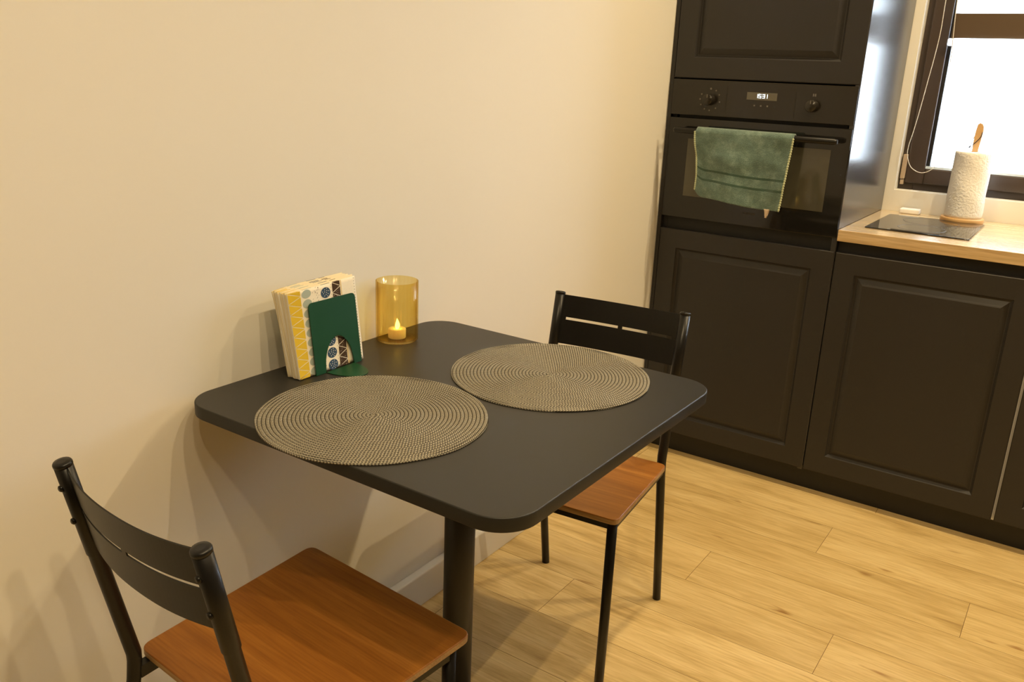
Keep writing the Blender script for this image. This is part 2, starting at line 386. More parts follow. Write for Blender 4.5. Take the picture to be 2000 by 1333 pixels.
bmesh.ops.create_icosphere(bm, subdivisions=2, radius=.0032, matrix=Matrix.Translation((-.018, -.008, .248)))
obj('string_loop', bm, M_string, pr)
bm = NB(); pts = []
n = 72; zs = 28
rings = []
for j in range(zs+1):
    z = .0155+.218*j/zs; rg = []
    for k in range(n):
        a = 2*math.pi*k/n
        r = .0585+.0004*math.sin(a*26+j*2.1)+.0006*math.sin(a*3+j*.5)+.0008*math.sin(j*.35+a)
        if j in (0, zs): r -= .0012
        rg.append(bm.verts.new((r*math.cos(a), r*math.sin(a), z)))
    rings.append(rg)
for A, B in zip(rings, rings[1:]):
    for k in range(n): f = bm.faces.new((A[k], A[(k+1) % n], B[(k+1) % n], B[k])); f.smooth = True
inn0 = [bm.verts.new((.02*math.cos(2*math.pi*k/n), .02*math.sin(2*math.pi*k/n), .0155)) for k in range(n)]
inn1 = [bm.verts.new((.02*math.cos(2*math.pi*k/n), .02*math.sin(2*math.pi*k/n), .2335)) for k in range(n)]
for k in range(n):
    k2 = (k+1) % n
    bm.faces.new((rings[-1][k], rings[-1][k2], inn1[k2], inn1[k])); bm.faces.new((inn0[k], inn0[k2], rings[0][k2], rings[0][k])); bm.faces.new((inn1[k], inn1[k2], inn0[k2], inn0[k]))
o = obj('paper_towel_roll', bm, M_paper); o.location = (.879, 2.46, .9002)
tag(o, 'white embossed paper towel roll standing on its wooden holder in front of the window', 'paper towel')

# ------------------------------------------------------------------ oven
OV = thing('built_in_oven', 'black compact built-in oven with a lit clock in the tall cabinet', 'oven', (.305, YK+.2, .873))
bm = NB(); box(bm, .03, .58, YK+.024, YW-.08, .874, 1.322); obj('housing', local(OV, bm), M_black, OV)
bm = NB(); box(bm, .0075, .6015, YK-.002, YK+.022, 1.2135, 1.3265, 0, .0015); pan = obj('control_panel', local(OV, bm), M_ovenpanel, OV)
bm = NB(); box(bm, .0075, .6015, YK-.002, YK+.022, .873, 1.2035, 0, .002)
dr = obj('oven_door', local(OV, bm), M_ovenglass, OV)
bm = NB(); yf = YK-.0024
def qd(bm, x0, x1, z0, z1, y, mi=0):
    box(bm, x0, x1, y, y+.0004, z0, z1, mi)
qd(bm, .079, .547, .948, 1.138, yf-.0003); obj('oven_window', local(OV, bm), M_ovenwin, dr)
bm = NB()
# worn illegible print below the window, kept as plain blurred marks
for k in range(7): qd(bm, .293+k*.0065, .2975+k*.0065, .911, .918, yf-.0001)
obj('faint_print', local(OV, bm), mat('dim_print', (.035, .031, .025), .5), dr)
bm = NB()
tube(bm, [(.045, YK-.05, 1.166), (.052, YK-.05, 1.166), (.565, YK-.05, 1.166), (.574, YK-.05, 1.166)], [.006, .0095, .0095, .006], 16)
for x in (.07, .545): tube(bm, [(x, YK-.0021, 1.166), (x, YK-.048, 1.166)], .007, 12)
obj('handle', local(OV, bm), M_metal, dr)
# clock
bm = NB(); qd(bm, .263, .360, 1.2725, 1.2955, yf-.0001)
dp = obj('display', local(OV, bm), M_disp, pan)
bm = NB()
SEG = {'1': 'bc', '5': 'afgcd', '3': 'abgcd'}
def digit(ch, x, z, wd=.0085, hg=.0125, t=.0017):
    y = yf-.0006
    R_ = {'a': (x, x+wd, z+hg-t, z+hg), 'g': (x, x+wd, z+hg/2-t/2, z+hg/2+t/2), 'd': (x, x+wd, z, z+t), 'f': (x, x+t, z+hg/2, z+hg), 'b': (x+wd-t, x+wd, z+hg/2, z+hg), 'e': (x, x+t, z, z+hg/2), 'c': (x+wd-t, x+wd, z, z+hg/2)}
    for s in SEG[ch]: a = R_[s]; qd(bm, *a, y)
xx = .2905
for ch, adv in (('1', .0105), ('5', .012), (':', 0), ('3', .0085), ('1', .01)):
    if ch == ':': continue
    digit(ch, xx, 1.2785); xx += adv
o = obj('clock_digits', local(OV, bm), M_digit, pan); o['label'] = 'lit clock reading 1531'
bm = NB()
cx, cz = .141, 1.266
for a in (90, 58, 28, -10, -50, -88, -118, -150, 180, 152):
    r = .034; s = .0035 if a == 90 else .0026
    x, z = cx+r*math.cos(math.radians(a)), cz+r*math.sin(math.radians(a)); lathe_bm = bm
    vs = [bm.verts.new((x+s*math.cos(q*math.pi/4), yf-.0002, z+s*math.sin(q*math.pi/4))) for q in range(8)]; bm.faces.new(vs)
obj('dial_marks', local(OV, bm), M_mark, pan); bm = NB()
for q in range(3): qd(bm, .288+q*.021, .293+q*.021, 1.253, 1.2575, yf-.0001)
obj('touch_buttons', local(OV, bm), M_mark, pan); bm = NB()
for dx in (-.004, .002): qd(bm, .473+dx, .473+dx+.004, 1.292, 1.3, yf-.0001)
obj('dial_symbol', local(OV, bm), M_mark, pan)
bm = NB()
bm.free()
for x in (.196, .418):
    bm = NB(); qd(bm, x, x+.0012, 1.226, 1.308, yf); obj('panel_seam', local(OV, bm), M_black, pan)
for x, z in ((.141, 1.266), (.473, 1.264)):
    bm = NB()
    prof = [(0, -.028), (.0165, -.028), (.0178, -.026), (.0185, -.002), (.0185, 0), (0, 0)]
    lathe(bm, [(r, -h) for r, h in prof], 0, 0, 32)
    box(bm, -.0012, .0012, .006, .0165, .028, .0286, 1)
    bmesh.ops.rotate(bm, verts=bm.verts, cent=(0, 0, 0), matrix=Matrix.Rotation(math.pi/2, 3, 'X'))
    bmesh.ops.translate(bm, verts=bm.verts, vec=(x, YK-.0021, z))
    obj('knob', local(OV, bm), [M_ovenpanel, M_mark], pan)

# ------------------------------------------------------------------ towel over the oven handle
def towel_material():
    m = mat('sage_green_terry', (.17, .30, .22), .95, spec=.05, Sheen_Weight=.4, Sheen_Roughness=.5); t, n, l, b = nt(m)
    uv = N(n, 'ShaderNodeUVMap', uv_map='cloth'); sp = N(n, 'ShaderNodeSeparateXYZ'); l.new(uv.outputs[0], sp.inputs[0])
    a = N(n, 'ShaderNodeTexNoise'); a.inputs['Scale'].default_value = 420; a.inputs['Detail'].default_value = 2; l.new(uv.outputs[0], a.inputs['Vector'])
    c = N(n, 'ShaderNodeTexNoise'); c.inputs['Scale'].default_value = 26; c.inputs['Detail'].default_value = 5; c.inputs['Roughness'].default_value = .7; l.new(uv.outputs[0], c.inputs['Vector'])
    rc = ramp(n, [(.28, (.105, .165, .145)), (.5, (.150, .230, .200)), (.74, (.27, .37, .32))]); l.new(c.outputs['Fac'], rc.inputs[0])
    ra = ramp(n, [(.35, (.72, .74, .74)), (.62, (1.12, 1.12, 1.1))]); l.new(a.outputs['Fac'], ra.inputs[0])
    mx = N(n, 'ShaderNodeMix', data_type='RGBA', blend_type='MULTIPLY'); mx.inputs[0].default_value = 1; l.new(rc.outputs[0], mx.inputs[6]); l.new(ra.outputs[0], mx.inputs[7])
    # woven borders: darker flat lines across the cloth
    def band(c0, wdt):
        q = N(n, 'ShaderNodeMath', operation='COMPARE'); q.inputs[1].default_value = c0; q.inputs[2].default_value = wdt; l.new(sp.outputs[1], q.inputs[0]); return q.outputs[0]
    ad = N(n, 'ShaderNodeMath', operation='MAXIMUM'); l.new(band(.090, .0035), ad.inputs[0]); l.new(band(.058, .0035), ad.inputs[1])
    m2 = N(n, 'ShaderNodeMix', data_type='RGBA'); l.new(ad.outputs[0], m2.inputs[0]); l.new(mx.outputs[2], m2.inputs[6]); m2.inputs[7].default_value = (.055, .105, .08, 1)
    l.new(m2.outputs[2], b.inputs['Base Color'])
    bp = N(n, 'ShaderNodeBump'); bp.inputs['Strength'].default_value = .9; bp.inputs['Distance'].default_value = .003; l.new(a.outputs['Fac'], bp.inputs['Height']); l.new(bp.outputs['Normal'], b.inputs['Normal'])
    return m
from mathutils import noise as mnoise
TW = thing('hand_towel', 'sage green terry towel folded over the oven door handle', 'towel', (.29, YK-.05, 1.166))
bm = NB(); uvl = bm.loops.layers.uv.new('cloth')
nu, nvf, nvb, na = 54, 60, 40, 8
HY, HZ, HR = YK-.05, 1.166, .0125
def towel_pt(u, s):
    """s: 0..1 front hem -> handle, 1..2 round the bar, 2..3 down behind"""
    hem = .957-.016*u+.004*math.sin(u*7)
    if s <= 1:
        z = hem+(HZ-hem)*s; xl = .130+.014*(1-s)+.004*math.sin(s*5); xr = .446-.011*(1-s)
        if u < .12:  # rounded hanging corner
            k = (1-u/.12)**2; z += .022*k*(1-s)
        x = xl+(xr-xl)*u
        f = (1-s)
        fold = .013*math.sin(u*8.5+.6+1.2*(1-s))*min(1, f*2.2)+.010*mnoise.noise(Vector((u*6, s*4, 1)))*min(1, f*3)
        return (x, HY-HR-.001-.008*f*(.4+.6*u)+fold*.7-.003*f, z)
    if s <= 2:
        a = (s-1)*math.pi; x = .130+(.446-.130)*u
        return (x, HY-HR*math.cos(a), HZ+HR*math.sin(a))
    f = s-2; x = .134+(.436-.134-.03*f)*u
    return (x, HY+HR+.004*f+.003*math.sin(u*9)*f, HZ-.17*f)
svals = [i/nvf for i in range(nvf)]+[1+i/na for i in range(na)]+[2+i/nvb for i in range(nvb+1)]
grid = [[bm.verts.new(towel_pt(i/nu, s)) for i in range(nu+1)] for s in svals]
for j in range(len(svals)-1):
    for i in range(nu):
        q = [grid[j][i], grid[j][i+1], grid[j+1][i+1], grid[j+1][i]]
        f = bm.faces.new(q); f.smooth = True
        cs = [(i, j), (i+1, j), (i+1, j+1), (i, j+1)]
        for lp, (a, c) in zip(f.loops, cs): s = svals[c]; lp[uvl].uv = (.316*a/nu, .215*min(s, 1)+.04*max(0, min(s-1, 1))+.17*max(0, s-2))
o = obj('terry_cloth', local(TW, bm), towel_material(), TW)
md = o.modifiers.new('thick', 'SOLIDIFY'); md.thickness = .0045; md.offset = 0
M_stitch = mat('pale_stitching', (.50, .55, .36), .9)
for u in (0.0, 1.0):
    bm = NB(); d = 0
    pl = [Vector(towel_pt(u, k/60)) for k in range(61)]
    for i, (a, c) in enumerate(zip(pl, pl[1:])):
        q = a.lerp(c, .5); s = (.0036 if i % 2 else .0026)
        bmesh.ops.create_icosphere(bm, subdivisions=1, radius=s, matrix=Matrix.Translation(q+Vector((0, -.0012, 0))) @ Matrix.Diagonal((1.1, 1, 1.0, 1)))
    obj('stitched_edge', local(TW, bm), M_stitch, TW)
bm = NB(); p0 = Vector(towel_pt(.86, 0)); 
vs = []
for t_ in range(9):
    f = t_/8; wd = .009*(1-f)+.0032*f if t_ < 7 else .0028
    c = p0+Vector((.001*math.sin(f*4), -.003+.001*f, .004-.028*f)); vs.append((bm.verts.new(c+Vector((-wd, 0, 0))), bm.verts.new(c+Vector((0, -.004*(1-f*.4), 0))), bm.verts.new(c+Vector((wd, 0, 0)))))
for A, B in zip(vs, vs[1:]):
    for k in (0, 1): bm.faces.new((A[k], A[k+1], B[k+1], B[k])).smooth = True
o = obj('hanging_tag', local(TW, bm), mat('cream_tag', (.72, .58, .44), .7), TW); o['label'] = 'cream fabric tag at the towel hem'
md = o.modifiers.new('thick', 'SOLIDIFY'); md.thickness = .0008

# ------------------------------------------------------------------ dining table
TT = .7637; TS = .7037
TB = thing('dining_table', 'square anthracite pedestal table with rounded corners pushed against the wall', 'table', (.358, .3465, 0), -.0088)
h = TS/2
bm = NB(); slab(bm, rrect(-h, h, -h, h, .064, 12), TT-.023, TT, .0022, 0, 1); obj('tabletop', bm, [M_table, M_tabtop], TB)
bm = NB(); lathe(bm, [(0, .012), (.0300, .012), (.0300, TT-.03), (0, TT-.03)], 0, 0, 40); obj('column', bm, M_tabcol, TB)
bm = NB(); slab(bm, rrect(-.13, .13, -.13, .13, .02, 4), TT-.031, TT-.0232, .001); obj('mounting_plate', bm, M_tabcol, TB)
bm = NB(); lathe(bm, [(0, 0), (.135, 0), (.135, .006), (.13, .011), (.04, .014), (0, .014)], 0, 0, 56); obj('base_plate', bm, M_tabcol, TB)

# placemats
def mat_material(seed):
    m = mat('braided_placemat_cord', (.3, .25, .15), .9, spec=.15); t, n, l, b = nt(m)
    tc = N(n, 'ShaderNodeTexCoord'); sp = N(n, 'ShaderNodeSeparateXYZ'); l.new(tc.outputs['Object'], sp.inputs[0])
    def ma(op, a, c=None, d=None):
        q = N(n, 'ShaderNodeMath', operation=op)
        for i, v in enumerate((a, c, d)):
            if v is None: continue
            if isinstance(v, (int, float)): q.inputs[i].default_value = v
            else: l.new(v, q.inputs[i])
        return q.outputs[0]
    X, Y = sp.outputs[0], sp.outputs[1]
    r = ma('SQRT', ma('ADD', ma('MULTIPLY', X, X), ma('MULTIPLY', Y, Y)))
    an = ma('ARCTAN2', Y, X)
    rc = ma('ADD', ma('DIVIDE', r, PITCH), ma('DIVIDE', an, -2*math.pi))
    fr = ma('FRACT', rc); idx = ma('FLOOR', rc)
    nb = ma('ROUND', ma('MULTIPLY', ma('ADD', idx, .5), 2*math.pi*PITCH/.0052))     # stitches in this coil
    ph = ma('MULTIPLY', an, nb)
    side = ma('MULTIPLY', ma('ABSOLUTE', ma('SUBTRACT', fr, .5)), 9.0)
    wv = ma('SINE', ma('ADD', ph, side))
    no = N(n, 'ShaderNodeTexNoise'); no.inputs['Scale'].default_value = 700; l.new(tc.outputs['Object'], no.inputs['Vector'])
    v = ma('ADD', ma('MULTIPLY', wv, .42), ma('MULTIPLY', ma('SUBTRACT', no.outputs['Fac'], .5), 1.2))
    rm = ramp(n, [(.22, (.062, .058, .050)), (.5, (.21, .19, .15)), (.78, (.50, .46, .35))])
    l.new(ma('ADD', ma('MULTIPLY', v, .5), .5), rm.inputs[0])
    gap = ma('GREATER_THAN', ma('ABSOLUTE', ma('SUBTRACT', fr, .5)), .40)
    mx = N(n, 'ShaderNodeMix', data_type='RGBA'); l.new(gap, mx.inputs[0]); l.new(rm.outputs[0], mx.inputs[6]); mx.inputs[7].default_value = (.03, .026, .018, 1)
    l.new(mx.outputs[2], b.inputs['Base Color'])
    bp = N(n, 'ShaderNodeBump'); bp.inputs['Strength'].default_value = .6; bp.inputs['Distance'].default_value = .0012; l.new(v, bp.inputs['Height']); l.new(bp.outputs['Normal'], b.inputs['Normal'])
    return m
PITCH = .0068
M_mat = mat_material(1)
def placemat_mesh(RAD=.1945):
    bm = NB(); turns = int(RAD/PITCH); NA = 120
    base = .0006; hgt = .0022
    prev = None; first = None
    rows = 6
    cols = []
    # spiral ridge: height follows the same spiral coordinate as the colour
    nr = int(RAD/(PITCH/6))
    rings = []
    for i in range(1, nr+1):
        r = RAD*i/nr; rg = []
        for k in range(NA):
            a = -math.pi+2*math.pi*k/NA
            fr = (r/PITCH-a/(2*math.pi)) % 1
            z = base+hgt*math.sqrt(max(0, 1-((fr-.5)*2)**2*.92))
            rr = r+.0006*math.sin(a*5+1)+.0005*math.sin(a*11) if i > nr-12 else r
            rg.append(bm.verts.new((rr*math.cos(a), rr*math.sin(a), z)))
        rings.append(rg)
    rings.append([bm.verts.new((v.co.x*1.002, v.co.y*1.002, .0004)) for v in rings[-1]])
    c0 = bm.verts.new((0, 0, base+.001))
    for k in range(NA): bm.faces.new((c0, rings[0][k], rings[0][(k+1) % NA])).smooth = True
    for A, B in zip(rings, rings[1:]):
        for k in range(NA): f = bm.faces.new((A[k], B[k], B[(k+1) % NA], A[(k+1) % NA])); f.smooth = True
    bm.faces.new(list(reversed(rings[-1])))
    return bm
pm = obj('placemat', placemat_mesh(), M_mat); pm.location = (.3105, .159, TT+.0001); pm.rotation_euler = (0, 0, -2.6)
tag(pm, 'round braided grey-beige placemat beside the napkin holder, overhanging the table edge', 'placemat', 'round woven placemats')
p2 = pm.copy(); COL.objects.link(p2); p2.location = (.431, .532, TT+.0001); p2.rotation_euler = (0, 0, 2.2)
tag(p2, 'round braided grey-beige placemat in front of the far chair back', 'placemat', 'round woven placemats')

# ------------------------------------------------------------------ napkin holder and napkins
def lean(z): return -.018*(z-TT)/.14
NH = thing('napkin_holder', 'dark green metal napkin holder with an arched cut-out standing by the wall', 'napkin holder', (.07, .293, TT))
def holder_plate(xb):
    ya, yb, z0, z1 = .2325, .3545, TT+.001, TT+.139
    r = .009; hw = .038; cy = .296; ah = .064
    # outline with arch: single ngon strip built as columns
    bm = NB()
    ys = sorted(set([ya, ya+.0007, ya+.0026, ya+.0055, ya+r, yb-r, yb-.0055, yb-.0026, yb-.0007, yb]+[cy-hw+2*hw*k/28 for k in range(29)]))
    def top(y):
        d = min(y-ya, yb-y)
        return z1 if d >= r else z1-r+math.sqrt(max(0, r*r-(r-d)**2))
    def bot(y):
        d = abs(y-cy)
        return z0 if d >= hw-1e-6 else z0+ah*math.sqrt(max(0, 1-(d/hw)**2))
    for th in (0,):
        for A, B in zip(ys, ys[1:]):
            la, lb = bot(A), bot(B)
            if A < cy-hw+1e-6 and B <= cy-hw+1e-6 or A >= cy+hw-1e-6: la = lb = z0
            v = [(A, la), (B, lb), (B, top(B)), (A, top(A))]
            f = bm.faces.new([bm.verts.new((xb+lean(z)*(1 if xb > .08 else .7), y, z)) for y, z in v])
    bmesh.ops.remove_doubles(bm, verts=bm.verts, dist=1e-6)
    return bm
bm = holder_plate(.0955); o = obj('front_plate', local(NH, bm), M_green, NH); md = o.modifiers.new('t', 'SOLIDIFY'); md.thickness = .0014; md.offset = 0
bm = holder_plate(.040); o = obj('back_plate', local(NH, bm), M_green, NH); md = o.modifiers.new('t', 'SOLIDIFY'); md.thickness = .0014; md.offset = 0
bm = NB()
pts = [(.0955+.064*math.sin(k*math.pi/24), .296-.038*math.cos(k*math.pi/24)) for k in range(25)]
slab(bm, pts, TT+.0002, TT+.0016, .0004); obj('folded_tongue', local(NH, bm), M_green, NH)
for ya, yb_ in ((.2325, .258), (.334, .3545)):
    bm = NB(); box(bm, .040, .0955, ya, yb_, TT+.0002, TT+.0014); obj('foot', local(NH, bm), M_green, NH)

M_nap = mat('napkin_tissue', (.86, .80, .66), .9, spec=.1)
MC = [M_nap, mat('yellow_print', (.72, .50, .045), .9, spec=.1), mat('blue_print', (.045, .085, .15), .9, spec=.1), mat('dark_print', (.07, .045, .03), .9, spec=.1),
      mat('pale_blue_print', (.40, .46, .40), .9, spec=.1), mat('ochre_line_print', (.72, .52, .18), .9, spec=.1)]
NW, NHt = .166, .163
NN = 12
def nap_pt(k, u, v, off=0):
    """k 0 = front napkin; u along the table edge (0 near), v up"""
    f = k/(NN-1)
    y = .1955+u*(NW+.003)-.004*f*v+.0015*math.sin(v*5+k)*(.3+f)
    th = .028+.012*v*v*(1-.45*u)+.004*math.sin(v*3.1)*(1-u)
    x = .0905-.021*v-th*f-.004*(1-v)*0
    x -= .004*math.sin(u*math.pi)*v*(1-f)*-1*.5
    x -= .006*max(0, .18-u)/.18*v*(1-f)           # soft folded near edge
    z = TT+.0018+v*NHt-.010*max(0, .25-u)*v*4*.35-.0035*math.sin(k*2.3)*v*.6+.004*u*v
    return Vector((x+off, y, z))
def nap_mesh(k, pattern):
    bm = NB(); nu, nv = 22, 22
    th = .0021
    F = [[bm.verts.new(nap_pt(k, i/nu, j/nv, 0)) for i in range(nu+1)] for j in range(nv+1)]
    B = [[bm.verts.new(nap_pt(k, i/nu, j/nv, -th)) for i in range(nu+1)] for j in range(nv+1)]
    for j in range(nv):
        for i in range(nu):
            f = bm.faces.new((F[j][i], F[j][i+1], F[j+1][i+1], F[j+1][i])); f.smooth = True
            f = bm.faces.new((B[j][i], B[j+1][i], B[j+1][i+1], B[j][i+1])); f.smooth = True
    for j in range(nv):
        bm.faces.new((F[j][0], F[j+1][0], B[j+1][0], B[j][0])); bm.faces.new((F[j][nu], B[j][nu], B[j+1][nu], F[j+1][nu]))
    for i in range(nu):
        bm.faces.new((F[0][i], B[0][i], B[0][i+1], F[0][i+1])); f = bm.faces.new((F[nv][i], F[nv][i+1], B[nv][i+1], B[nv][i])); u = (i+.5)/nu; f.material_index = 1 if u < .155 else 4 if .16 < u < .30 else 2 if .44 < u < .595 else 3 if .62 < u < .75 else 0
    if pattern:
        e = .00035
        def poly(pts, mi, lift=e):
            f = bm.faces.new([bm.verts.new(nap_pt(k, u, v, lift)) for u, v in pts]); f.material_index = mi
        def ell(cu, cv, ru, rv, mi, lift=e, n=18):
            poly([(cu+ru*math.cos(2*math.pi*q/n), cv+rv*math.sin(2*math.pi*q/n)) for q in range(n)], mi, lift)
        def tris(u0, u1, mi, n=9, gap=.006):
            hh = 1/n
            for q in range(-1, n+1):
                a, b_ = q*hh, (q+1)*hh
                cl = lambda P: [(u, min(1, max(0, v))) for u, v in P]
                for P in ([(u0, a+gap), (u1, (a+b_)/2), (u0, b_-gap)], [(u1, (a+b_)/2+gap), (u1, (a+b_)/2+hh-gap), (u0, b_)]):
                    P = cl(P)
                    if abs(P[0][1]-P[2][1]) < .012 and abs(P[0][1]-P[1][1]) < .012: continue
                    # subdivide for the curve of the paper
                    poly(P, mi)
        tris(.006, .155, 1, 8, .008)
        for q in range(10):
            cv = .05+q*.112
            if cv > .95: continue
            ell(.235, cv, .066, .050, 4, e, 14)
        rr = random.Random(3)
        for q in range(110):
            u, v = .315+rr.random()*.10, rr.random()*.98+.01
            poly([(u, v), (u+.010, v+.006), (u+.011, v+.011), (u+.001, v+.005)], 3)
        for q in range(8):
            cv = .05+q*.142
            if cv > .95: continue
            ell(.515, cv, .074, .062, 2)
            for s in range(12):
                a = s*2.4; rad = .8*math.sqrt((s+.5)/12)
                ell(.515+.074*rad*math.cos(a), cv+.062*rad*math.sin(a), .0055, .0055, 0, e*2, 6)
        for q in range(26): ell(.602, .02+q*.0385, .004, .004, 3, e, 6)
        tris(.622, .745, 3, 8, .008)
        for q in range(90):
            u, v = .63+rr.random()*.11, rr.random(); ell(u, v, .003, .003, 0, e*2, 5)
        poly([(.757, 0), (.767, 0), (.767, .5), (.767, 1), (.757, 1), (.757, .5)], 5)
        for q in range(150):
            u, v = .785+rr.random()*.17, rr.random()*.98+.01; ell(u, v, .0022, .0022, 4, e, 5)
        for q in range(30): ell(.975, .01+q*.0335, .005, .005, 3, e, 6)
    else:
        # the printed yellow and grey bands show along the near edge of every folded napkin
        pass
    return bm
M_napside = mat('napkin_tissue_layer', (.80, .70, .48), .9, spec=.1)
for k in range(NN):
    o = obj('paper_napkin', nap_mesh(k, k == 0), MC if k % 3 == 0 else [M_napside]+MC[1:])
    if k == 0: lb = 'front paper napkin printed with yellow triangles and blue ovals behind the green plate'
    elif k == NN-1: lb = 'rearmost paper napkin of the stack, closest to the wall'
    else: lb = 'paper napkin pressed inside the stack between its front and rear napkins'
    tag(o, lb, 'napkin', 'paper napkins in the green holder')

# ------------------------------------------------------------------ candle glass
gc = (.052, .510)
mgl = bpy.data.materials.new('amber_glass'); mgl.use_nodes = True
t, n, l, b = nt(mgl)
b.inputs['Base Color'].default_value = (1, .80, .34, 1); b.inputs['Roughness'].default_value = .02; b.inputs['Transmission Weight'].default_value = 1; b.inputs['IOR'].default_value = 1.45
tp = N(n, 'ShaderNodeBsdfTransparent'); tp.inputs[0].default_value = (.97, .88, .62, 1); gl = N(n, 'ShaderNodeBsdfGlossy'); gl.inputs['Roughness'].default_value = .03; gl.inputs[0].default_value = (1, .9, .7, 1)
lw = N(n, 'ShaderNodeLayerWeight'); lw.inputs[0].default_value = .5; pw = N(n, 'ShaderNodeMath', operation='POWER'); pw.inputs[1].default_value = 5; l.new(lw.outputs['Facing'], pw.inputs[0]); fr = N(n, 'ShaderNodeMath', operation='MULTIPLY_ADD'); fr.inputs[1].default_value = .5; fr.inputs[2].default_value = .035; l.new(pw.outputs[0], fr.inputs[0]); ms = N(n, 'ShaderNodeMixShader')
l.new(fr.outputs[0], ms.inputs[0]); l.new(tp.outputs[0], ms.inputs[1]); l.new(gl.outputs[0], ms.inputs[2]); l.new(ms.outputs[0], n['Material Output'].inputs[0])
bm = NB(); rg = .0455; hg = .131
lathe(bm, [(0, 0), (rg-.003, 0), (rg, .003), (rg, hg), (rg-.0012, hg+.0006), (rg-.0024, hg), (rg-.0024, .006), (rg-.005, .004), (0, .004)], 0, 0, 72)
o = obj('candle_holder', bm, mgl); o.location = (*gc, TT+.0003)
tag(o, 'cylindrical amber glass candle holder at the wall side of the table', 'candle holder')
# faint fluting of the glass
bp = N(n, 'ShaderNodeBump'); tc = N(n, 'ShaderNodeTexCoord'); sp = N(n, 'ShaderNodeSeparateXYZ'); l.new(tc.outputs['Object'], sp.inputs[0])
at = N(n, 'ShaderNodeMath', operation='ARCTAN2'); l.new(sp.outputs[1], at.inputs[0]); l.new(sp.outputs[0], at.inputs[1])
mu = N(n, 'ShaderNodeMath', operation='MULTIPLY'); l.new(at.outputs[0], mu.inputs[0]); mu.inputs[1].default_value = 30
si = N(n, 'ShaderNodeMath', operation='SINE'); l.new(mu.outputs[0], si.inputs[0]); bp.inputs['Strength'].default_value = .15; bp.inputs['Distance'].default_value = .001
l.new(si.outputs[0], bp.inputs['Height']); l.new(bp.outputs[0], gl.inputs['Normal'])
ra = ramp(n, [(0, (.98, .92, .68)), (.75, (.95, .85, .53)), (1, (.50, .36, .11))]); md_ = N(n, 'ShaderNodeMath', operation='MULTIPLY_ADD'); md_.inputs[1].default_value = .07
l.new(si.outputs[0], md_.inputs[0]); l.new(lw.outputs['Facing'], md_.inputs[2]); l.new(md_.outputs[0], ra.inputs[0]); l.new(ra.outputs[0], tp.inputs[0])
tl = thing('tealight', 'small lit ivory tealight with a flickering flame inside the amber glass', 'candle', (*gc, TT+.0045))
bm = NB(); lathe(bm, [(0, 0), (.0185, 0), (.0192, .001), (.0192, .019), (.0180, .0205), (.010, .0195), (0, .0185)], 0, 0, 40); obj('wax_body', bm, M_candle, tl)
bm = NB(); lathe(bm, [(0, .018), (.0035, .0195), (.0052, .025), (.0048, .030), (.0028, .036), (.001, .041), (0, .0425)], 0, 0, 20)
for v in bm.verts: v.co.x += .0015*math.sin((v.co.z-.018)*130)
obj('flame', bm, M_flame, tl)

